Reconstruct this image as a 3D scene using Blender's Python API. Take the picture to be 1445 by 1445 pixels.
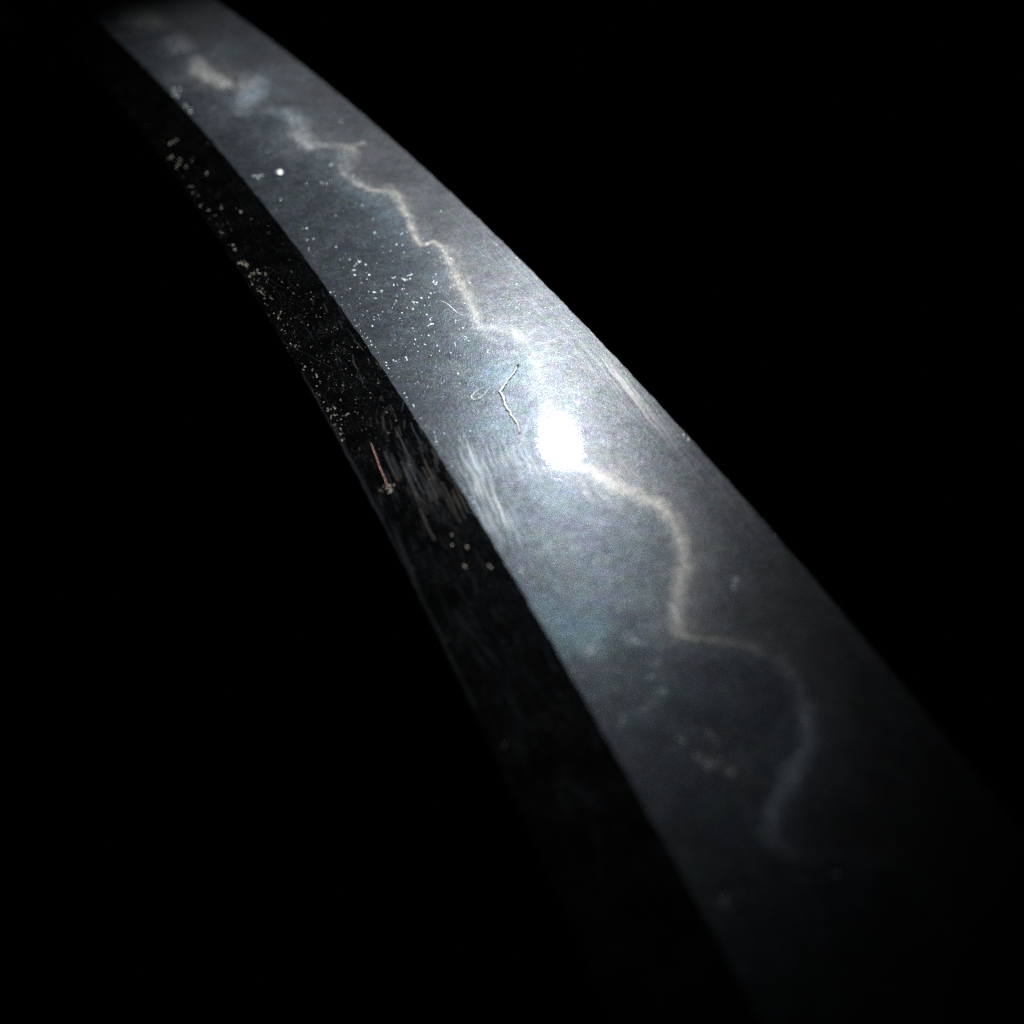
import bpy, math, random
import numpy as np
from mathutils import Matrix, Vector

# ------------------------------------------------------------------ scene, camera
for o in list(bpy.data.objects):
    bpy.data.objects.remove(o)
scene = bpy.context.scene
MM = 0.001
# blade frame = world frame: +X along the blade to its point, +Y to the spine, +Z off the lit bevel
CAM_ROWS = np.array([[-0.371642879364462, 0.5089460921142687, -0.776437663653243],
                     [-0.9265941313976335, -0.25513679943536455, 0.2762761828919458],
                     [-0.057488136838457715, 0.8221186586469699, 0.5664062369248328]])
CAM_POS = np.array([-113.192, 35.132, 77.041])          # mm
FOV = 35.0
cam_d = bpy.data.cameras.new('camera')
cam = bpy.data.objects.new('camera', cam_d)
scene.collection.objects.link(cam)
m = Matrix(CAM_ROWS.tolist()).to_4x4()
m.translation = Vector((CAM_POS * MM).tolist())
cam.matrix_world = m
cam_d.sensor_width = 36.0
cam_d.angle = math.radians(FOV)
cam_d.clip_start = 0.001
cam_d.clip_end = 20.0
cam_d.dof.use_dof = True
cam_d.dof.focus_distance = 0.162
cam_d.dof.aperture_fstop = 25.0
cam_d.dof.aperture_blades = 0
scene.camera = cam

# ------------------------------------------------------------------ world and light
world = bpy.data.worlds.new('World')
scene.world = world
world.use_nodes = True
bg = world.node_tree.nodes['Background']
bg.inputs['Color'].default_value = (0.75, 0.85, 1.0, 1)
bg.inputs['Strength'].default_value = 0.0006            # a dark room

LAMP_HIT = np.array([1.1, -10.54, 0.6])                 # where the torch mirrors in the bevel
LAMP_DIR = np.array([0.78713, -0.31453, 0.53057])
LAMP_POS = LAMP_HIT + LAMP_DIR * 330.0
LAMP_AIM = np.array([79.0, -20.0, 0.0])
ld = bpy.data.lights.new('torch', 'SPOT')
ld.energy = 2.0
ld.color = (0.90, 0.96, 1.0)
ld.shadow_soft_size = 0.0055
ld.spot_size = math.radians(32.0)
ld.spot_blend = 1.0
lo = bpy.data.objects.new('torch', ld)
scene.collection.objects.link(lo)
lo.location = (LAMP_POS * MM).tolist()
lo.rotation_euler = Vector((LAMP_AIM - LAMP_POS).tolist()).to_track_quat('-Z', 'Y').to_euler()

scene.view_settings.view_transform = 'Standard'
scene.view_settings.look = 'None'
scene.view_settings.exposure = 0.0
scene.view_settings.gamma = 1.0
scene.cycles.use_denoising = False                      # keep the fine grain of the steel

rng = np.random.default_rng(11)
random.seed(4)

# ------------------------------------------------------------------ blade form (mm)
RIDGE = (0.00045858, -0.03203525, 0.19057323)
EDGE = (4.94308527e-04, -2.21076268e-02, -2.10048587e+01)
FLAT_TILT = math.radians(9.0)
BULGE = 0.10
S_END, S_TIP0, S_TIP1 = -150.0, 172.0, 222.0

def wear(s, ph):                                          # hand-polished lines are never perfectly true
    return .030 * np.sin(s * .83 + ph) + .022 * np.sin(s * 2.1 + 2 * ph) + .012 * np.sin(s * 5.3 + 3 * ph) * np.sin(s * .37 + ph)
def ridge_y(s): return np.polyval(RIDGE, s) + wear(s, .4)
def edge_y(s): return np.polyval(EDGE, s) + wear(s, 1.9)
def flat_w(s): return 7.35 - 0.0065 * s
def tip_f(s):
    q = np.clip((s - S_TIP0) / (S_TIP1 - S_TIP0), 0, 1)
    return np.sqrt(np.clip(1 - q ** 2.2, 0, 1))

def spine_yz(s):
    w = flat_w(s)
    return ridge_y(s) + w * math.cos(FLAT_TILT), -w * math.sin(FLAT_TILT)

def bevel_point(s, k):
    """k = 0 at the ridge, 1 at the cutting edge"""
    y = ridge_y(s) + k * (edge_y(s) - ridge_y(s))
    z = 4 * BULGE * k * (1 - k) + 0 * s
    sy, sz = spine_yz(s)
    f = tip_f(s)
    return s + 0 * k, sy + (y - sy) * f, sz + (z - sz) * (0.25 + 0.75 * f)

def flat_point(s, k):
    """k = 0 at the ridge, 1 at the spine"""
    sy, sz = spine_yz(s)
    ry = ridge_y(s)
    f = tip_f(s)
    y = ry + k * (sy - ry)
    z = k * sz + 0 * s
    return s + 0 * k, sy + (y - sy) * f, sz + (z - sz) * (0.25 + 0.75 * f)

F = 722.5 / math.tan(math.radians(FOV / 2))
def at(px, py, flat=False):
    """photograph point -> (s, t) on the bevel (t = mm from the ridge to the edge) or on the ridge flat"""
    r = CAM_ROWS @ np.array([(px - 722.5) / F, -(py - 722.5) / F, -1.0])
    if not flat:
        lam = (0.3 * BULGE - CAM_POS[2]) / r[2]
        p = CAM_POS + lam * r
        return p[0], ridge_y(p[0]) - p[1]
    nn = np.array([0, math.sin(FLAT_TILT), math.cos(FLAT_TILT)])
    lam = -(CAM_POS @ nn) / (r @ nn)
    p = CAM_POS + lam * r
    return p[0], (p[1] - ridge_y(p[0])) / math.cos(FLAT_TILT)

# ------------------------------------------------------------------ small helpers
def link(name, mesh, mat=None, parent=None):
    o = bpy.data.objects.new(name, mesh)
    scene.collection.objects.link(o)
    if mat: mesh.materials.append(mat)
    if parent: o.parent = parent
    return o

def mesh_np(name, verts, quads, smooth=True):
    me = bpy.data.meshes.new(name)
    n, q = len(verts), len(quads)
    k = quads.shape[1]
    me.vertices.add(n); me.loops.add(q * k); me.polygons.add(q)
    me.vertices.foreach_set('co', np.ascontiguousarray(verts, np.float32).ravel())
    me.loops.foreach_set('vertex_index', np.ascontiguousarray(quads, np.int32).ravel())
    me.polygons.foreach_set('loop_start', np.arange(0, q * k, k, dtype=np.int32))
    me.update(calc_edges=True)
    me.polygons.foreach_set('use_smooth', np.full(q, smooth))
    return me

def add_attr(me, name, arr):
    a = me.attributes.new(name, 'FLOAT', 'POINT')
    a.data.foreach_set('value', np.ascontiguousarray(arr, np.float32).ravel())

def smooth01(x): 
    x = np.clip(x, 0, 1); return x * x * (3 - 2 * x)

class Nodes:
    def __init__(self, name):
        self.mat = bpy.data.materials.new(name)
        self.mat.use_nodes = True
        self.t = self.mat.node_tree
        self.t.nodes.clear()
        self.out = self.t.nodes.new('ShaderNodeOutputMaterial')
    def n(self, kind, **kw):
        nd = self.t.nodes.new(kind)
        for k, v in kw.items():
            if hasattr(nd, k): setattr(nd, k, v)
        return nd
    def l(self, a, b): self.t.links.new(a, b)
    def attr(self, name):
        return self.n('ShaderNodeAttribute', attribute_name=name).outputs['Fac']
    def math(self, op, a, b=None, c=None):
        nd = self.n('ShaderNodeMath', operation=op)
        for i, x in enumerate((a, b, c)):
            if x is None: continue
            if isinstance(x, (int, float)): nd.inputs[i].default_value = x
            else: self.l(x, nd.inputs[i])
        return nd.outputs[0]
    def mix(self, fac, a, b):
        nd = self.n('ShaderNodeMix', data_type='RGBA')
        for i, x in ((0, fac), (6, a), (7, b)):
            if isinstance(x, (int, float)): nd.inputs[i].default_value = x
            elif isinstance(x, tuple): nd.inputs[i].default_value = (*x, 1)
            else: self.l(x, nd.inputs[i])
        return nd.outputs[2]
    def noise(self, scale, detail=3, rough=.55, vec=None, dist=0.0):
        nd = self.n('ShaderNodeTexNoise')
        nd.inputs['Scale'].default_value = scale
        nd.inputs['Detail'].default_value = detail
        nd.inputs['Roughness'].default_value = rough
        nd.inputs['Distortion'].default_value = dist
        if vec: self.l(vec, nd.inputs['Vector'])
        return nd.outputs['Fac']
    def ramp(self, x, lo, hi, a=0.0, b=1.0):
        nd = self.n('ShaderNodeMapRange')
        self.l(x, nd.inputs['Value'])
        for k, v in (('From Min', lo), ('From Max', hi), ('To Min', a), ('To Max', b)):
            nd.inputs[k].default_value = v
        return nd.outputs[0]
    def glossy(self, color, rough, normal=None):
        nd = self.n('ShaderNodeBsdfAnisotropic')
        nd.distribution = 'GGX'
        if isinstance(color, tuple): nd.inputs['Color'].default_value = (*color, 1)
        else: self.l(color, nd.inputs['Color'])
        if isinstance(rough, (int, float)): nd.inputs['Roughness'].default_value = rough
        else: self.l(rough, nd.inputs['Roughness'])
        if normal: self.l(normal, nd.inputs['Normal'])
        return nd.outputs[0]
    def scale_col(self, col, f):
        nd = self.n('ShaderNodeVectorMath', operation='SCALE')
        if isinstance(col, tuple): nd.inputs[0].default_value = col
        else: self.l(col, nd.inputs[0])
        if isinstance(f, (int, float)): nd.inputs['Scale'].default_value = f
        else: self.l(f, nd.inputs['Scale'])
        return nd.outputs[0]
    def add(self, a, b):
        nd = self.n('ShaderNodeAddShader')
        self.l(a, nd.inputs[0]); self.l(b, nd.inputs[1])
        return nd.outputs[0]
    def bump(self, h, strength, dist=0.0001, normal=None):
        nd = self.n('ShaderNodeBump')
        nd.inputs['Strength'].default_value = strength
        nd.inputs['Distance'].default_value = dist
        self.l(h, nd.inputs['Height'])
        if normal: self.l(normal, nd.inputs['Normal'])
        return nd.outputs[0]
    def done(self, sh):
        self.l(sh, self.out.inputs['Surface'])
        return self.mat

def mapped(N, scale, rotz=0.0):
    tc = N.n('ShaderNodeTexCoord').outputs['Object']
    mp = N.n('ShaderNodeMapping')
    mp.inputs['Scale'].default_value = scale
    mp.inputs['Rotation'].default_value = (0, 0, rotz)
    N.l(tc, mp.inputs['Vector'])
    return mp.outputs[0]

# ------------------------------------------------------------------ materials
def chroma(N, col, tc, scale, amt):
    """faint oxide tints drifting over the steel"""
    nd = N.n('ShaderNodeTexNoise')
    nd.inputs['Scale'].default_value = scale; nd.inputs['Detail'].default_value = 3
    N.l(tc, nd.inputs['Vector'])
    v = N.n('ShaderNodeVectorMath', operation='MULTIPLY_ADD')
    N.l(nd.outputs['Color'], v.inputs[0])
    v.inputs[1].default_value = (2 * amt,) * 3; v.inputs[2].default_value = (1 - amt,) * 3
    w = N.n('ShaderNodeVectorMath', operation='MULTIPLY')
    N.l(col, w.inputs[0]); N.l(v.outputs[0], w.inputs[1])
    return w.outputs[0]

def worms(N, tc, scale, width):
    n = N.noise(scale, 1, .5, tc, .8)
    a = N.math('ABSOLUTE', N.math('SUBTRACT', n, .5))
    return N.ramp(a, 0, width, 1, 0)

def bevel_steel():
    N = Nodes('polished_steel')
    nie, zone, haze_bloom, scr, warm = (N.attr(a) for a in ('nie', 'zone', 'haze_bloom', 'scratch_glint', 'warm'))
    tc = N.n('ShaderNodeTexCoord').outputs['Object']
    cloud = N.noise(160, 4, .6, tc)                       # 6 mm clouding of the folded steel
    grain = N.noise(8000, 2, .7, tc)                      # fine crystal grain
    spark = N.noise(4300, 1, .5, tc, 1.2)                 # sparse brighter crystals
    hada = N.noise(900, 3, .6, tc, .6)
    patch = N.ramp(N.noise(330, 3, .6, tc), .38, .62)
    ji = N.mix(N.ramp(cloud, .35, .65), (.365, .405, .46), (.44, .48, .525))
    col = N.mix(zone, ji, (.43, .44, .465))
    col = N.mix(haze_bloom, col, (.48, .68, .78))  # tint of the misty patches and of the painted lens bloom
    blot = N.math('MULTIPLY', N.ramp(N.noise(420, 4, .65, tc, .4), .32, .68, .82, 1.18), N.ramp(N.noise(1500, 2, .6, tc, .6), .3, .7, .88, 1.14))
    col = N.scale_col(chroma(N, col, tc, 700, .20), blot)
    cream = N.mix(warm, (.62, .70, .80), (.86, .78, .69))
    crystals = N.math('ADD', N.math('MULTIPLY', worms(N, tc, 2100, .05), N.ramp(patch, 0, 1, .5, 2.4)), N.ramp(spark, .66, .76, 0, 2.2))
    gr0 = N.math('ADD', N.ramp(grain, .32, .68, .35, 1.35), crystals)
    calm = N.ramp(zone, 0, 1, 1.0, .45)                   # the hardened edge is the smoother, mistier finish
    gr = N.math('ADD', N.math('MULTIPLY', N.math('SUBTRACT', gr0, 1.0), calm), 1.0)
    broad = N.scale_col(N.mix(nie, col, cream), gr)
    w_b = N.math('ADD', .092, N.math('ADD', N.math('MULTIPLY', nie, .165), N.math('MULTIPLY', haze_bloom, .05)))
    bn = N.bump(grain, .5, .00006)
    g_broad = N.glossy(N.scale_col(broad, w_b), .60, bn)
    # satin polish
    bn2 = N.bump(hada, .30, .00004, N.bump(grain, .30, .00004))
    gs = N.ramp(grain, .32, .68, .65, 1.3)
    w_s = N.math('MULTIPLY', gs, N.math('ADD', .066, N.math('ADD', N.math('MULTIPLY', zone, .016), N.math('MULTIPLY', nie, .018))))
    satin = N.glossy(N.scale_col(N.mix(N.math('MULTIPLY', nie, .3), col, cream), w_s), .28, bn2)
    glow = N.glossy(N.scale_col(col, N.math('MULTIPLY', gs, .014)), .12, bn2)
    # last mirror polish
    bn3 = N.bump(hada, .13, .00004)
    mirror = N.glossy(N.scale_col(col, .030), .04, bn3)
    # hair scratches: catch the lamp near its reflection only
    sc = N.glossy(N.scale_col(N.mix(warm, (.85, .92, 1.0), (1.0, .88, .75)), N.math('MULTIPLY', scr, .22)), .34)
    return N.done(N.add(N.add(g_broad, N.add(satin, glow)), N.add(mirror, sc)))

def flat_steel():
    N = Nodes('burnished_dark_steel')
    scr, warm = N.attr('scratch_glint'), N.attr('warm')
    tc = N.n('ShaderNodeTexCoord').outputs['Object']
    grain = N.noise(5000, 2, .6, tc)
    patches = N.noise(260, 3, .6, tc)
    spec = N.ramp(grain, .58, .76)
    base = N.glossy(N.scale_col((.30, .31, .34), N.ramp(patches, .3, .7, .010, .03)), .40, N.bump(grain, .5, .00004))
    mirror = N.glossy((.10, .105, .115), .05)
    pits = N.glossy(N.scale_col((.8, .76, .70), N.math('MULTIPLY', spec, N.ramp(patches, .4, .65, .03, .13))), .5)
    sc = N.glossy(N.scale_col(N.mix(warm, (.8, .88, 1.0), (1.0, .84, .70)), N.math('MULTIPLY', scr, .26)), .36)
    return N.done(N.add(N.add(base, mirror), N.add(sc, pits)))

def plain_steel(name, col, rough):
    N = Nodes(name)
    tc = N.n('ShaderNodeTexCoord').outputs['Object']
    v = N.noise(700, 3, .6, tc)
    return N.done(N.glossy(N.scale_col(col, N.ramp(v, .3, .7, .8, 1.1)), rough))

def matte(name, col, rough=.8, spread=.3):
    N = Nodes(name)
    p = N.n('ShaderNodeBsdfPrincipled')
    v = N.noise(2500, 2, .6, N.n('ShaderNodeTexCoord').outputs['Object'])
    c = N.scale_col(col, N.ramp(v, .3, .7, 1 - spread, 1 + spread))
    N.l(c, p.inputs['Base Color'])
    p.inputs['Roughness'].default_value = rough
    return N.done(p.outputs[0])

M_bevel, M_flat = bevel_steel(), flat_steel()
M_spine = plain_steel('spine_steel', (.11, .12, .135), .38)
M_back = plain_steel('reverse_steel', (.4, .41, .43), .3)
def glinting(name, col, rough):
    N = Nodes(name)
    d = N.n('ShaderNodeBsdfDiffuse'); d.inputs['Color'].default_value = (*col, 1)
    v = N.noise(2500, 2, .6, N.n('ShaderNodeTexCoord').outputs['Object'])
    return N.done(N.add(d.outputs[0], N.glossy(N.scale_col(col, N.ramp(v, .3, .7, .6, 1.0)), rough)))
M_dust = glinting('pale_dust', (.56, .60, .58), .42)
M_flake = glinting('brownish_dust', (.28, .24, .195), .42)
M_lint = glinting('pale_lint', (.95, .93, .90), .50)
M_lintwarm = glinting('copper_lint', (.66, .38, .29), .50)
M_cloth = matte('black_cloth', (.05, .05, .06), .95)

# ------------------------------------------------------------------ setting: black cloth far below the blade
nx = 40
xs = np.linspace(-1.2, 1.6, nx); ys = np.linspace(-1.4, 1.4, nx)
X, Y = np.meshgrid(xs, ys, indexing='ij')
Z = -0.42 + 0.006 * np.sin(X * 5 + 1) * np.cos(Y * 4) + 0.004 * np.sin(Y * 9 + X * 3)
idx = np.arange(nx * nx).reshape(nx, nx)
quads = np.stack([idx[:-1, :-1], idx[1:, :-1], idx[1:, 1:], idx[:-1, 1:]], -1).reshape(-1, 4)
bd = link('backdrop', mesh_np('backdrop', np.stack([X, Y, Z], -1).reshape(-1, 3), quads), M_cloth)
bd['kind'] = 'structure'

# ------------------------------------------------------------------ masks on the steel
DS = 0.13
s_vis = np.arange(-72, 172.001, DS)
s_all = np.concatenate([np.arange(S_END, -72, 2.0), s_vis, np.arange(173, S_TIP1 - 1, 1.5), [S_TIP1 - .4, S_TIP1 - .05]])
NK = 360
k_all = np.linspace(0, 1, NK)
GS, GK = np.meshgrid(s_all, k_all, indexing='ij')
GW = ridge_y(GS) - edge_y(GS)
GT = GK * GW                                             # mm from the ridge

def stroke(mask, GS, GT, pts, w, a, soft=0.5, op='max'):
    """raise `mask` along a polyline; pts [(s,t)], w half widths in mm and a strengths (numbers or lists)"""
    n = len(pts)
    w = [w] * n if np.isscalar(w) else w
    a = [a] * n if np.isscalar(a) else a
    for i in range(n - 1):
        (s0, t0), (s1, t1) = pts[i], pts[i + 1]
        pad = max(w[i], w[i + 1]) * 2.2 + .1
        i0, i1 = np.searchsorted(s_all, [min(s0, s1) - pad, max(s0, s1) + pad])
        if i1 <= i0: continue
        sl = slice(i0, i1)
        ds, dt = s1 - s0, t1 - t0
        L2 = ds * ds + dt * dt + 1e-9
        u = np.clip(((GS[sl] - s0) * ds + (GT[sl] - t0) * dt) / L2, 0, 1)
        d = np.hypot(GS[sl] - s0 - u * ds, GT[sl] - t0 - u * dt)
        ww = w[i] + (w[i + 1] - w[i]) * u
        aa = a[i] + (a[i + 1] - a[i]) * u
        v = aa * smooth01((ww * (1 + soft) - d) / (2 * soft * ww + 1e-6))
        mask[sl] = np.maximum(mask[sl], v) if op == 'max' else mask[sl] + v

# the temper line, traced as photograph points (x, y, half width px, strength, warmth)
HAMON = [(150, -10, 14, .35, .6), (182, 14, 12, .40, .6), (208, 30, 11, .8, .7), (238, 46, 9, .15, .5), (250, 58, 8, .6, .5), (257, 70, 8, .75, .5), (272, 76, 5, .25, .5),
         (278, 88, 5, 1.2, .6), (285, 103, 6, 1.6, .7), (302, 112, 6, 1.6, .7), (319, 121, 6, 1.3, .7), (330, 116, 5, .3, .3), (345, 108, 8, .5, 0),
         (358, 116, 9, .95, 0), (355, 137, 9, 1.0, 0), (339, 158, 8, .6, .2), (366, 160, 7, .15, .2), (383, 155, 8, .45, 0), (404, 157, 8, .55, .1),
         (420, 170, 7, .6, .3), (424, 190, 7, .95, .5), (440, 207, 7, 1.1, .6), (461, 205, 5, .75, .7), (476, 206, 5, .7, .7), (495, 210, 6, .7, .8),
         (490, 228, 7, .65, .7), (486, 248, 6, .6, .6), (512, 263, 5, .75, .8), (532, 272, 4, .7, .9), (543, 268, 5, .7, .9), (557, 274, 6, .75, .9),
         (568, 291, 5, .8, .9), (579, 313, 4, .8, .9), (587, 335, 4, .85, .9), (592, 346, 3.5, .9, .9), (613, 343, 4, .8, .9), (627, 353, 5, .8, .9),
         (641, 385, 6, .75, 1), (654, 413, 6, .8, 1), (669, 440, 6, .75, .9), (676, 463, 6, .8, .7), (703, 463, 9, .8, .7), (729, 475, 9, .75, .7),
         (747, 494, 9, .7, .8), (756, 519, 9, .7, .8), (757, 544, 8, .6, .8), (764, 570, 8, .6, .5), (772, 600, 10, .8, .2), (786, 628, 14, .9, .2), (800, 650, 9, .7, .6),
         (818, 660, 6, .9, .8), (838, 668, 7, .95, .9), (864, 684, 9, .95, 1), (893, 699, 9, .95, 1), (924, 712, 8, .9, 1), (946, 730, 8, .9, .9),
         (959, 757, 8, .85, .9), (962, 775, 7, .9, .7), (965, 800, 8, .95, .9), (958, 826, 7, .95, .9), (953, 856, 8, 1.0, .7), (953, 880, 7, 1.1, .8), (955, 893, 5, 1.0, .8),
         (980, 902, 5, .7, .9), (1018, 906, 7, .6, .9), (1052, 911, 8, .45, .8), (1097, 930, 10, .4, .5), (1126, 963, 11, .4, .4), (1138, 1004, 12, .6, .2),
         (1140, 1050, 13, .85, 0), (1116, 1096, 15, 1.0, 0), (1094, 1140, 14, .95, 0), (1086, 1176, 13, .8, 0), (1104, 1202, 10, .4, 0), (1180, 1203, 9, .12, .2),
         (1260, 1215, 10, .07, .2), (1330, 1260, 14, .07, .2), (1350, 1330, 14, .07, .2), (1320, 1400, 14, .07, .2), (1360, 1480, 14, .07, .2)]
HAMON = [(x, y, w * 1.35, a * 1.3, k) if 645 < y < 900 and x > 800 else ((x, y, w, a * .6, k) if 480 < y < 640 else (x, y, w, a, k)) for x, y, w, a, k in HAMON]
hp = [at(x, y) for x, y, *_ in HAMON]
def px_mm(x, y):
    (s0, t0), (s1, t1) = at(x, y), at(x + 1, y)
    (s2, t2) = at(x, y + 1)
    return math.sqrt(abs((s1 - s0) * (t2 - t0) - (s2 - s0) * (t1 - t0)))
hw = [h[2] * px_mm(h[0], h[1]) * (1.35 if h[1] < 240 else 1.12) for h in HAMON]

nie = np.zeros_like(GS); warm = np.zeros_like(GS); haze_bloom = np.zeros_like(GS); scr = np.zeros_like(GS)
# rough noise so the borders of the strokes are never clean
def field(scale_s, scale_t, seed, octaves=3):
    r = np.random.default_rng(seed)
    out = np.zeros_like(GS); amp = 1.0
    for o in range(octaves):
        for _ in range(5):
            ang = r.uniform(0, 2 * math.pi); f = r.uniform(.7, 1.3) * 2 ** o
            out += amp * np.sin(GS / scale_s * f * math.cos(ang) * 6.28 + GT / scale_t * f * math.sin(ang) * 6.28 + r.uniform(0, 6.28))
        amp *= .6
    return out / 4.0
wob_s, wob_t = field(2.0, 2.0, 1) * .15, field(1.9, 1.9, 2) * .15
def vnoise(a, b, seed):
    """smooth value noise on a random lattice"""
    g = np.random.default_rng(seed).random((256, 256))
    ia, ib = np.floor(a).astype(int), np.floor(b).astype(int)
    fa, fb = smooth01(a - ia), smooth01(b - ib)
    ia &= 255; ib &= 255; ja = (ia + 1) & 255; jb = (ib + 1) & 255
    return (g[ia, ib] * (1 - fa) + g[ja, ib] * fa) * (1 - fb) + (g[ia, jb] * (1 - fa) + g[ja, jb] * fa) * fb
WS = GS + wob_s + (vnoise(GS / .45, GT / .45, 61) - .5) * .30 + (vnoise(GS / .17, GT / .17, 62) - .5) * .07
WT = GT + wob_t + (vnoise(GS / .45, GT / .45, 63) - .5) * .30 + (vnoise(GS / .17, GT / .17, 64) - .5) * .07
stroke(nie, WS, WT, hp, [w * 1.02 for w in hw], [h[3] for h in HAMON], .8)
stroke(nie, WS, WT, hp, [w * .6 for w in hw], [h[3] * (1.05 if h[1] < 240 else 1.4) for h in HAMON], .9)
mist = np.zeros_like(GS)
stroke(mist, WS, WT, hp, [w * 3.3 for w in hw], [h[3] * .30 for h in HAMON], .95)
nie = np.maximum(nie, mist)
stroke(warm, GS, GT, hp, [max(w * 3, 1.2) for w in hw], [h[4] for h in HAMON], .5)

# side branches (feet and wisps) off the temper line
def px_stroke(mask, pts, w_px, a, soft=.7, warmth=None):
    p = [at(x, y) for x, y in pts]
    w = w_px * px_mm(*pts[len(pts) // 2])
    stroke(mask, WS, WT, p, w, a, soft)
    if warmth is not None: stroke(warm, GS, GT, p, w * 2.5, warmth, .5)
for pts, w, a, wm in [
    ([(278, 88), (300, 80), (308, 64)], 6, .3, .2), ([(495, 208), (512, 202)], 4, .6, .7), ([(557, 274), (549, 262)], 4, .45, .9),
    ([(592, 346), (597, 336), (590, 318)], 2, .35, .8), ([(613, 343), (640, 352), (652, 372), (662, 400)], 3, .45, .9), ([(627, 353), (645, 366), (660, 392), (668, 408)], 2, .35, .9),
    ([(676, 463), (690, 476), (706, 486), (716, 480)], 4, .45, .8), ([(700, 455), (712, 445)], 4, .35, .8), ([(705, 498), (722, 497), (730, 500)], 2.5, .7, .8),
    ([(738, 540), (750, 556), (744, 572)], 3, .5, .4), ([(748, 590), (742, 612), (735, 630)], 3, .6, .4), ([(735, 655), (760, 660), (785, 668)], 4, .6, .4),
    ([(815, 662), (822, 684), (834, 708)], 3.5, .75, .8), ([(832, 668), (842, 690), (853, 706)], 3, .75, .8), ([(848, 678), (856, 700), (864, 718)], 3, .7, .9),
    ([(862, 686), (870, 706), (876, 722)], 3.5, .7, 1), ([(880, 692), (888, 708), (896, 716)], 4, .6, 1), ([(893, 699), (885, 672), (880, 655)], 6, .4, 1),
    ([(870, 680), (862, 655), (852, 640)], 6, .4, .9), ([(965, 805), (975, 792), (978, 800), (968, 815)], 4, .5, .9), ([(968, 815), (985, 808), (1000, 803)], 5, .22, .8),
    ([(954, 894), (940, 910)], 4, .25, .8),
    ([(988, 1070), (1006, 1080), (1030, 1090)], 8, .42, .9), ([(1000, 1042), (1014, 1048)], 9, .25, .7), ([(955, 1060), (975, 1068)], 8, .18, .7), ([(1012, 1268), (1028, 1280)], 10, .25, .9),
    ([(882, 1010), (912, 998), (920, 990)], 6, .28, .3), ([(925, 940), (932, 965), (934, 985)], 7, .28, .2), ([(888, 903), (905, 910)], 6, .5, 0), ([(828, 918), (842, 912)], 7, .4, .2),
    ([(1036, 816), (1042, 830)], 6, .3, .1), ([(850, 745), (868, 760), (900, 752)], 7, .25, .2), ([(845, 790), (858, 815), (850, 830)], 8, .22, .1), ([(790, 760), (806, 778)], 7, .22, .4)]:
    px_stroke(nie, pts, w, a, .7, wm)
# pale blue misty patches below the line, plus lens bloom painted in lower down
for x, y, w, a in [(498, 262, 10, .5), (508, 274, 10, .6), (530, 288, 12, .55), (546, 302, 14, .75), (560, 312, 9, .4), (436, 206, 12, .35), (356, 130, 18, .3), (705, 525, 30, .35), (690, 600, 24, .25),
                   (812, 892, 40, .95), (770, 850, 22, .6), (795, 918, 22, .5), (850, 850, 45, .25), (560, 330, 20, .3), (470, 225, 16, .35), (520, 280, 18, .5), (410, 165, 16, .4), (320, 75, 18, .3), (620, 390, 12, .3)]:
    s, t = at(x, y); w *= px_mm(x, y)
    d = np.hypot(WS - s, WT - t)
    haze_bloom = np.maximum(haze_bloom, a * np.exp(-(d / w) ** 2))
# hardened edge: everything on the edge side of the line
order = sorted(hp)
zs = np.array([p[0] for p in order]); zt = np.array([p[1] for p in order])
tl = np.interp(s_all, zs, zt)
zone = smooth01((GT - tl[:, None]) / .8 + .5)

# hair scratches and polishing lines
def scratch_px(pts, w_px, a, wm=0.0):
    p = [at(x, y) for x, y in pts]
    w = w_px * px_mm(*pts[0])
    stroke(scr, GS, GT, p, w, a, .8)
    stroke(warm, GS, GT, p, w * 3, wm, .5)
def streak_field(S, T, p0, p1, across, along, seed):
    """fine lines that run from p0 towards p1 (mm); two scales"""
    d = np.array(p1) - np.array(p0); d /= np.hypot(*d)
    r_ = S * d[0] + T * d[1]; q_ = -S * d[1] + T * d[0]
    q_ = q_ + .05 * np.sin(r_ * 1.3)
    v = .6 * vnoise(q_ / across, r_ / along, seed) + .4 * vnoise(q_ / (across * 2.3), r_ / (along * 1.6), seed + 1)
    return v
def blob(S, T, x, y, rx, ry, rot, flat=False):
    """soft oval region given in photograph pixels"""
    s, t = at(x, y, flat); m_ = px_mm(x, y)
    s1, t1 = at(x + 20 * math.cos(rot), y + 20 * math.sin(rot), flat)
    d = np.array([s1 - s, t1 - t]); d /= np.hypot(*d)
    a = ((S - s) * d[0] + (T - t) * d[1]) / (rx * m_); b = (-(S - s) * d[1] + (T - t) * d[0]) / (ry * m_)
    return np.exp(-(a * a + b * b))
P0, P1 = at(660, 660), at(695, 745)
sf = streak_field(GS, GT, P0, P1, .095, 2.8, 21)
env = np.maximum(blob(GS, GT, 688, 710, 62, 17, 1.0), .5 * blob(GS, GT, 672, 655, 48, 22, 1.1))
env = np.maximum(env, .30 * blob(GS, GT, 735, 650, 40, 26, .6))
E0, E1 = at(845, 480), at(925, 580)
ef = streak_field(GS, GT, E0, E1, .11, 7.0, 51)
eenv = blob(GS, GT, 885, 545, 110, 17, .86)
scr = np.maximum(scr, np.clip(eenv * (.10 + 1.15 * (ef - .50)), 0, .5))
warm = np.maximum(warm, eenv * .9)
scr = np.maximum(scr, np.clip(env * (.30 + 2.8 * (sf - .49)), 0, 1.0))
warm = np.maximum(warm, env * .9 * (vnoise(GS / .9, GT / .35, 5) > .5))
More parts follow.
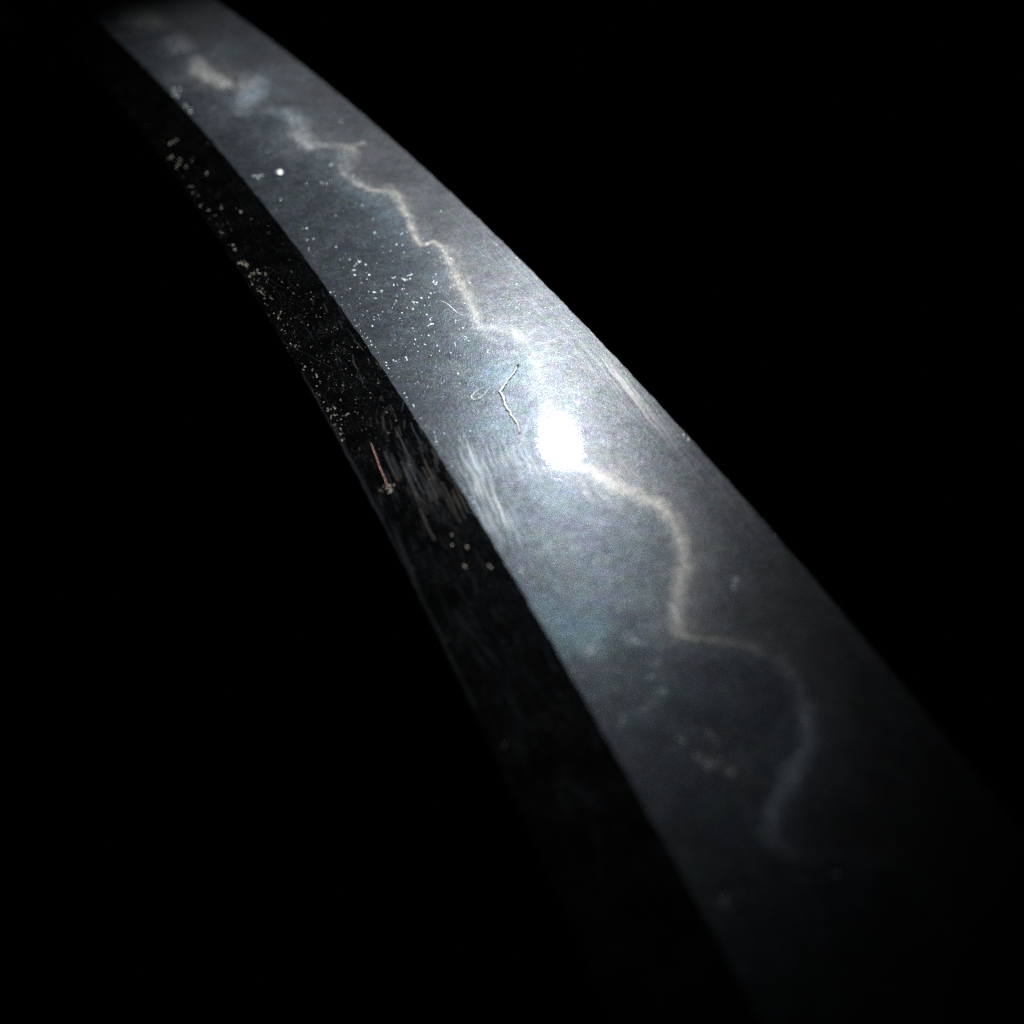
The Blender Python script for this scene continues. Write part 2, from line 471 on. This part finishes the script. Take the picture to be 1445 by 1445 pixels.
for i in range(34):                                       # lines that follow the cutting edge
    s0 = rng.uniform(-25, 45); off = abs(rng.normal(0, 1.4)) + .15; L = rng.uniform(4, 16)
    ss = np.linspace(s0, s0 + L, 5)
    stroke(scr, GS, GT, [(s, ridge_y(s) - edge_y(s) - off) for s in ss], rng.uniform(.03, .07), rng.uniform(.04, .15), .9)
for i in range(420):                                      # random wear everywhere
    s0 = rng.uniform(-70, 165); t0 = rng.uniform(.3, 20.5); a0 = rng.normal(0.25, .5); L = rng.exponential(1.2) + .3
    c0 = rng.normal(0, .15)
    stroke(scr, GS, GT, [(s0, t0), (s0 + L * math.cos(a0), t0 + L * math.sin(a0)), (s0 + 2 * L * math.cos(a0 + c0), t0 + 2 * L * math.sin(a0 + c0))],
           rng.uniform(.025, .04), rng.uniform(.03, .16), .8)

# ------------------------------------------------------------------ the blade
blade = bpy.data.objects.new('sword_blade', None)
scene.collection.objects.link(blade)
blade.empty_display_size = .02
blade['label'] = 'curved polished steel sword blade with a pale zigzag temper line, in the dark'
blade['category'] = 'sword blade'

bx, by, bz = bevel_point(GS, GK)
V = np.stack([bx, by, bz], -1).reshape(-1, 3) * MM
ns = len(s_all)
gid = np.arange(ns * NK).reshape(ns, NK)
Q = np.stack([gid[:-1, :-1], gid[:-1, 1:], gid[1:, 1:], gid[1:, :-1]], -1).reshape(-1, 4)
fm = .25 * (nie[:-1, :-1] + nie[1:, :-1] + nie[1:, 1:] + nie[:-1, 1:])
fz = zone[:-1, :-1]
core = np.zeros_like(GS)
stroke(core, WS, WT, hp, [max(w, .25) for w in hw], 1.0, .05)
kind = np.where(core[:-1, :-1] > .5, 1, np.where(fz > .5, 2, 0)).ravel()
ns1 = streak_field(GS, GT, at(630, 360), at(660, 425), .22, 1.6, 41)
ns2 = vnoise(WS / .55, WT / .55, 43)
nie *= np.clip(.32 + .95 * ns1 + .6 * ns2, 0, 1.7)
attrs = dict(nie=nie, zone=zone, haze_bloom=haze_bloom, scratch_glint=scr, warm=warm)
# analytic normals keep the polish seamless where the parts meet
tx = np.gradient(np.stack([bx, by, bz], -1), axis=0)
ty = np.gradient(np.stack([bx, by, bz], -1), axis=1)
Nn = np.cross(ty, tx); Nn /= np.linalg.norm(Nn, axis=-1, keepdims=True) + 1e-12
Nn = np.where(Nn[..., 2:3] < 0, -Nn, Nn).reshape(-1, 3)
for part, kk in (('blade_face', 0), ('temper_line', 1), ('hardened_edge', 2)):
    q = Q[kind == kk]
    used, inv = np.unique(q, return_inverse=True)
    me = mesh_np(part, V[used], inv.reshape(-1, 4))
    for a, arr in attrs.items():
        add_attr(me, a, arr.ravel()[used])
    me.normals_split_custom_set_from_vertices(Nn[used].tolist())
    o = link(part, me, M_bevel, blade)

# ridge flat (dark burnished facet between the ridge and the spine)
NF = 150
FS, FK = np.meshgrid(s_all, np.linspace(0, 1, NF), indexing='ij')
FT = FK * flat_w(FS)
fscr_glint = np.zeros_like(FS); fwarm = np.zeros_like(FS)
def fstroke(pts, w_px, a, wm=.3):
    p = [at(x, y, True) for x, y in pts]
    w = w_px * px_mm(*pts[0])
    stroke(fscr_glint, FS, FT, p, w, a, .8)
    stroke(fwarm, FS, FT, p, w * 3, wm, .5)
F0, F1 = at(560, 620, True), at(595, 700, True)
ff = streak_field(FS, FT, F0, F1, .10, 1.8, 31)
fenv = np.maximum(blob(FS, FT, 585, 680, 70, 40, 1.05, True), .5 * blob(FS, FT, 600, 740, 60, 30, 1.05, True))
fscr_glint = np.maximum(fscr_glint, np.clip(fenv * (2.2 * (ff - .60)), 0, .7))
fwarm = np.maximum(fwarm, fenv * (vnoise(FS / 1.5, FT / .4, 8) > .55))
for i in range(42):
    y0 = rng.uniform(590, 720); x0 = 515 + (y0 - 590) * .52 + rng.uniform(0, 80); L = rng.uniform(14, 50)
    fstroke([(x0, y0), (x0 + L * .22 + rng.normal(0, 1), y0 + L * .5), (x0 + L * .46, y0 + L)], rng.uniform(.4, .75), rng.uniform(.3, 1.1), rng.choice([.1, .3, .9]))
for i in range(95):                                      # fine worn scratches with brown glints
    y0 = rng.uniform(400, 700); x0 = 410 + (y0 - 400) * .53 + rng.uniform(0, 110); L = rng.uniform(4, 16)
    fstroke([(x0, y0), (x0 + L * rng.normal(.35, .3), y0 + L)], rng.uniform(.35, .6), rng.uniform(.15, .7), rng.choice([0, .5, 1]))
fstroke([(546, 725), (556, 745), (566, 772), (580, 805), (592, 838), (602, 862)], 2.2, [0, .12, .26, .22, .08, 0], 0)  # glint on the back edge, painted in as a pale stroke
fstroke([(470, 600), (500, 660), (540, 735)], 2, .22, 0)
for i in range(260):
    s0 = rng.uniform(-70, 165); t0 = rng.uniform(.2, 7); a0 = rng.normal(0, .12); L = rng.exponential(1.5) + .4
    stroke(fscr_glint, FS, FT, [(s0, t0), (s0 + L * math.cos(a0), t0 + L * math.sin(a0))], rng.uniform(.03, .06), rng.uniform(.05, .22), .8)
for i in range(14):
    s0 = rng.uniform(-30, 20); L = rng.uniform(6, 16)
    stroke(fscr_glint, FS, FT, [(s, flat_w(s) - .12 - rng.uniform(0, .1)) for s in np.linspace(s0, s0 + L, 4)], .10, rng.uniform(.1, .3), .8)
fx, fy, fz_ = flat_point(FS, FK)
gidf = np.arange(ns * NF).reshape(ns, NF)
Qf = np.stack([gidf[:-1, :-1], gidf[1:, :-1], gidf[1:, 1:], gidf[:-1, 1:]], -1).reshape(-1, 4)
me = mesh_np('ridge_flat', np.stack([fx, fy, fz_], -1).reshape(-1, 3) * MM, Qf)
add_attr(me, 'scratch_glint', fscr_glint); add_attr(me, 'warm', fwarm)
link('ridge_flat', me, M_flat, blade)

# spine (two slopes meeting in a low roof), reverse side and the near end
sc_ = np.concatenate([np.arange(S_END, S_TIP0, 4.0), np.arange(S_TIP0, S_TIP1, 1.0), [S_TIP1 - .05]])
sy, sz = spine_yz(sc_)
f = tip_f(sc_)
half = 2.9 * (0.35 + .65 * f)
A = np.stack([sc_, sy, sz], -1)
B = np.stack([sc_, sy + 1.5 * f, sz - half], -1)
C = np.stack([sc_, sy, sz - 2 * half], -1)
def strip(name, rows, mat, smooth=False):
    n = len(rows[0]); kk = len(rows)
    v = np.stack(rows, 1).reshape(-1, 3) * MM
    g = np.arange(n * kk).reshape(n, kk)
    q = np.stack([g[:-1, :-1], g[1:, :-1], g[1:, 1:], g[:-1, 1:]], -1).reshape(-1, 4)
    return link(name, mesh_np(name, v, q, smooth), mat, blade)
strip('spine', [A, B, C], M_spine)
ex, ey, ez = bevel_point(sc_, np.ones_like(sc_))
rx, ry, rz = bevel_point(sc_, np.zeros_like(sc_))
Rb = np.stack([sc_, ry, C[:, 2] - (rz - sz)], -1)
Ed = np.stack([sc_, ey, ez], -1)
strip('reverse_side', [C, Rb, Ed], M_back)

# ------------------------------------------------------------------ dust and lint
import bmesh
def surf(s, t, flat):
    if flat:
        x, y, z = flat_point(np.array(s), np.array(t / flat_w(s)))
    else:
        x, y, z = bevel_point(np.array(s), np.array(t / (ridge_y(s) - edge_y(s))))
    return np.array([float(x), float(y), float(z)])

def lump(bm, p, r):
    b = bmesh.ops.create_icosphere(bm, subdivisions=1, radius=r * MM)
    ang = random.uniform(0, 6.28); e = random.uniform(.8, 2.2)
    for v in b['verts']:
        v.co *= random.uniform(.45, 1.35)
        x, y, z = v.co
        v.co = Vector((p * MM).tolist()) + Vector(((x * math.cos(ang) - y * math.sin(ang)) * e, x * math.sin(ang) + y * math.cos(ang), z * .14 + r * MM * .08))

def finish(name, bm, mat, smooth=True):
    me = bpy.data.meshes.new(name); bm.to_mesh(me); bm.free()
    me.polygons.foreach_set('use_smooth', np.full(len(me.polygons), smooth))
    return link(name, me, mat)

bm = bmesh.new()
def spot(x, y, r_px, flat=False):
    if r_px > 1.5:                                        # a fleck is a little crooked run of flakes
        a_ = random.uniform(0, 6.28)
        for j in range(random.randint(2, 5)):
            spot(x, y, min(r_px * random.uniform(.3, .62), 1.5), flat)
            a_ += random.gauss(0, .9); d_ = r_px * random.uniform(.5, 1.1)
            x += d_ * math.cos(a_); y += d_ * math.sin(a_)
        return
    s, t = at(x, y, flat)
    if t < .1 or (flat and t > flat_w(s) - .1) or (not flat and t > ridge_y(s) - edge_y(s) - .1): return
    lump(bm, surf(s, t, flat), r_px * px_mm(x, y) * .75)
# the clusters one can see, each fleck where it lies
for x, y, r in [(493, 366, 2.2), (500, 376, 2.5), (507, 370, 2.2), (515, 374, 1.8), (500, 388, 2.4), (505, 368, 1.6), (498, 382, 2), (557, 392, 2.2), (568, 394, 2.4), (575, 390, 2), (579, 394, 2),
                (556, 402, 1.6), (571, 408, 1.6), (530, 413, 2.2), (538, 411, 1.8), (529, 421, 1.6), (520, 412, 1.4), (585, 431, 2.2), (590, 427, 2), (582, 437, 2), (596, 422, 1.8), (609, 449, 2), (611, 458, 2.6), (608, 453, 1.8),
                (558, 428, 1.6), (613, 402, 1.8), (612, 397, 1.6), (615, 388, 1.4), (565, 332, 1.6), (560, 346, 2), (433, 339, 1.8), (436, 350, 2), (474, 349, 1.5), (642, 485, 2.4), (658, 478, 2.6), (656, 476, 2),
                (701, 345, 1.8), (729, 363, 1.8), (733, 430, 1.6), (706, 422, 1.2), (365, 252, 3.2), (361, 248, 2.4), (470, 232, 2), (462, 261, 2.2), (455, 259, 1.6),
                (253, 126, 4), (246, 134, 3), (262, 148, 3.5), (268, 157, 3.5), (250, 136, 3), (965, 613, 3), (975, 620, 3), (732, 800, 5), (574, 508, 2), (555, 508, 2), (690, 500, 2)]:
    spot(x, y, r)
for x, y, r in [(893, 905, 6), (900, 908, 5), (926, 938, 5), (921, 955, 5), (935, 976, 7), (876, 972, 6), (876, 862, 6), (835, 915, 7), (830, 920, 6), (912, 1005, 6), (880, 1018, 7), (1005, 1040, 7), (1000, 1080, 8), (1010, 1076, 8), (1032, 1090, 8), (985, 1072, 7),
                (1040, 818, 6), (1038, 826, 5), (960, 1046, 7), (1185, 1235, 8), (1020, 1275, 9)]:
    for j in range(3): spot(x + random.uniform(-5, 5), y + random.uniform(-5, 5), r * .3)
for i in range(300):                                      # scattered fine dust on the bevel
    y = random.gauss(480, 110); c = 560 + (y - 430) * .78
    spot(c + random.gauss(20, 75), y, random.choice([.5, .6, .7, .9, 1.2]))
for i in range(60):
    y = random.uniform(330, 800); c = 400 + (y - 250) * .80
    spot(c + random.gauss(30, 110), y, random.choice([.5, .7, .9]))
for i in range(260):                                      # and on the dark flat
    y = random.gauss(490, 110); c = 370 + (y - 360) * .62
    spot(c + random.gauss(0, 45), y, random.choice([.35, .45, .6, .8]), True)
for i in range(70):                                       # grit along the ridge line
    q = random.random()
    j0, j1 = [(460, 402), (510, 470), (550, 530), (600, 600), (640, 670), (690, 750)], int(q * 5)
    f_ = q * 5 - j1
    x = j0[j1][0] + (j0[j1 + 1][0] - j0[j1][0]) * f_; y = j0[j1][1] + (j0[j1 + 1][1] - j0[j1][1]) * f_
    spot(x + random.gauss(3, 3), y, random.choice([.5, .7, .9, 1.3]))
for i in range(85):                                       # flecks along the worn back edge
    y = random.uniform(225, 640); x = np.interp(y, [230, 320, 410, 490, 600, 700], [240, 300, 360, 410, 470, 520])
    spot(x + abs(random.gauss(2, 9)) + 1, y, random.choice([.5, .7, 1.0, 1.4, 1.9]), True)
for x, y, r in [(363, 380, 2.5), (364, 410, 3), (350, 372, 2), (374, 385, 2), (290, 312, 4), (296, 318, 4), (312, 290, 2.5), (340, 300, 2), (328, 345, 2.4), (332, 352, 2), (395, 443, 2), (475, 585, 2.6), (488, 586, 2.4), (472, 577, 2),
                (240, 205, 4), (243, 222, 3.5), (250, 236, 4), (712, 1056, 5), (272, 226, 2.5), (292, 244, 2.5), (545, 690, 3), (552, 688, 3), (548, 696, 3.2), (541, 686, 2.5), (556, 684, 2.4), (536, 692, 2),
                (446, 528, 2), (452, 538, 1.8), (638, 770, 2.5), (660, 775, 3), (655, 800, 3), (637, 755, 2.4), (690, 800, 4)]:
    spot(x, y, r, True)
me_flat = [f_.index for f_ in bm.faces if f_.calc_center_median().y > ridge_y(f_.calc_center_median().x / MM) * MM]
d = finish('dust', bm, M_dust, False)
d.data.materials.append(M_flake)
for i_ in me_flat: d.data.polygons[i_].material_index = 1
d['kind'] = 'stuff'
d['label'] = 'fine pale dust flecks scattered over the steel'
d['category'] = 'dust'

def tube(name, pts, r_px, flat, mat, lift=.3):
    P = []
    for x, y in pts:
        s, t = at(x, y, flat)
        P.append((surf(s, t, flat) + np.array([0, 0, 1.0]) * r_px * px_mm(x, y) * lift) * MM)
    rr = r_px * px_mm(*pts[0]) * MM
    # resample with a little waviness
    Pd = []
    for a, b in zip(P[:-1], P[1:]):
        for j in range(4):
            Pd.append(a + (b - a) * j / 4 + rng.normal(0, rr * .22, 3) * np.array([1, 1, .2]))
    Pd.append(P[-1])
    bm = bmesh.new(); prev = None
    for i, p in enumerate(Pd):
        a = Vector(Pd[max(i - 1, 0)].tolist()); b = Vector(Pd[min(i + 1, len(Pd) - 1)].tolist())
        dr = (b - a).normalized(); side = dr.cross(Vector((0, 0, 1))).normalized(); up = side.cross(dr)
        taper = rr * (.5 + .5 * math.sin(math.pi * min(max(i / (len(Pd) - 1), .08), .92))) * random.uniform(.6, 1.45)
        ring = [bm.verts.new(Vector(p.tolist()) + taper * (math.cos(q * 1.0472) * side + .32 * math.sin(q * 1.0472) * up)) for q in range(6)]
        if prev:
            for q in range(6): bm.faces.new((prev[q], prev[(q + 1) % 6], ring[(q + 1) % 6], ring[q]))
        else: bm.faces.new(ring)
        prev = ring
    bm.faces.new(prev[::-1])
    return finish(name, bm, mat)

def tag(o, label, cat, group=None):
    o['label'] = label; o['category'] = cat
    if group: o['group'] = group
    return o
G = 'lint fibres stuck to the blade'
tag(tube('lint_fibre', [(731, 517), (724, 528), (714, 542), (706, 554), (711, 562), (713, 573), (719, 581), (722, 588), (731, 600), (733, 612)], 1.6, False, M_lint),
    'long bent pale fibre lying on the bright blade face just left of the white reflection', 'lint', G)
ring = [(676 + 12 * math.cos(a) * .85 + 4 * math.sin(a), 557 - 9 * math.cos(a) * .8 + 4 * math.sin(a)) for a in np.linspace(0, 6.28, 11)]
tag(tube('lint_loop', ring, .9, False, M_lint), 'tiny closed loop of pale lint beside the long bent fibre', 'lint', G)
tag(tube('lint_fibre', [(522, 622), (529, 640), (536, 660), (542, 674), (547, 688)], .55, True, M_lintwarm),
    'straight copper coloured fibre on the dark ridge flat', 'lint', G)
tag(tube('lint_fibre', [(618, 424), (632, 430), (645, 442), (656, 448)], .5, False, M_lint),
    'thin curled hair just left of the orange stretch of temper line', 'lint', G)
bm = bmesh.new()
s, t = at(393, 244); lump(bm, surf(s, t, False), 4.2 * px_mm(393, 244))
tag(finish('dust_speck', bm, M_lint), 'single round white speck high up on the grey blade face', 'speck')
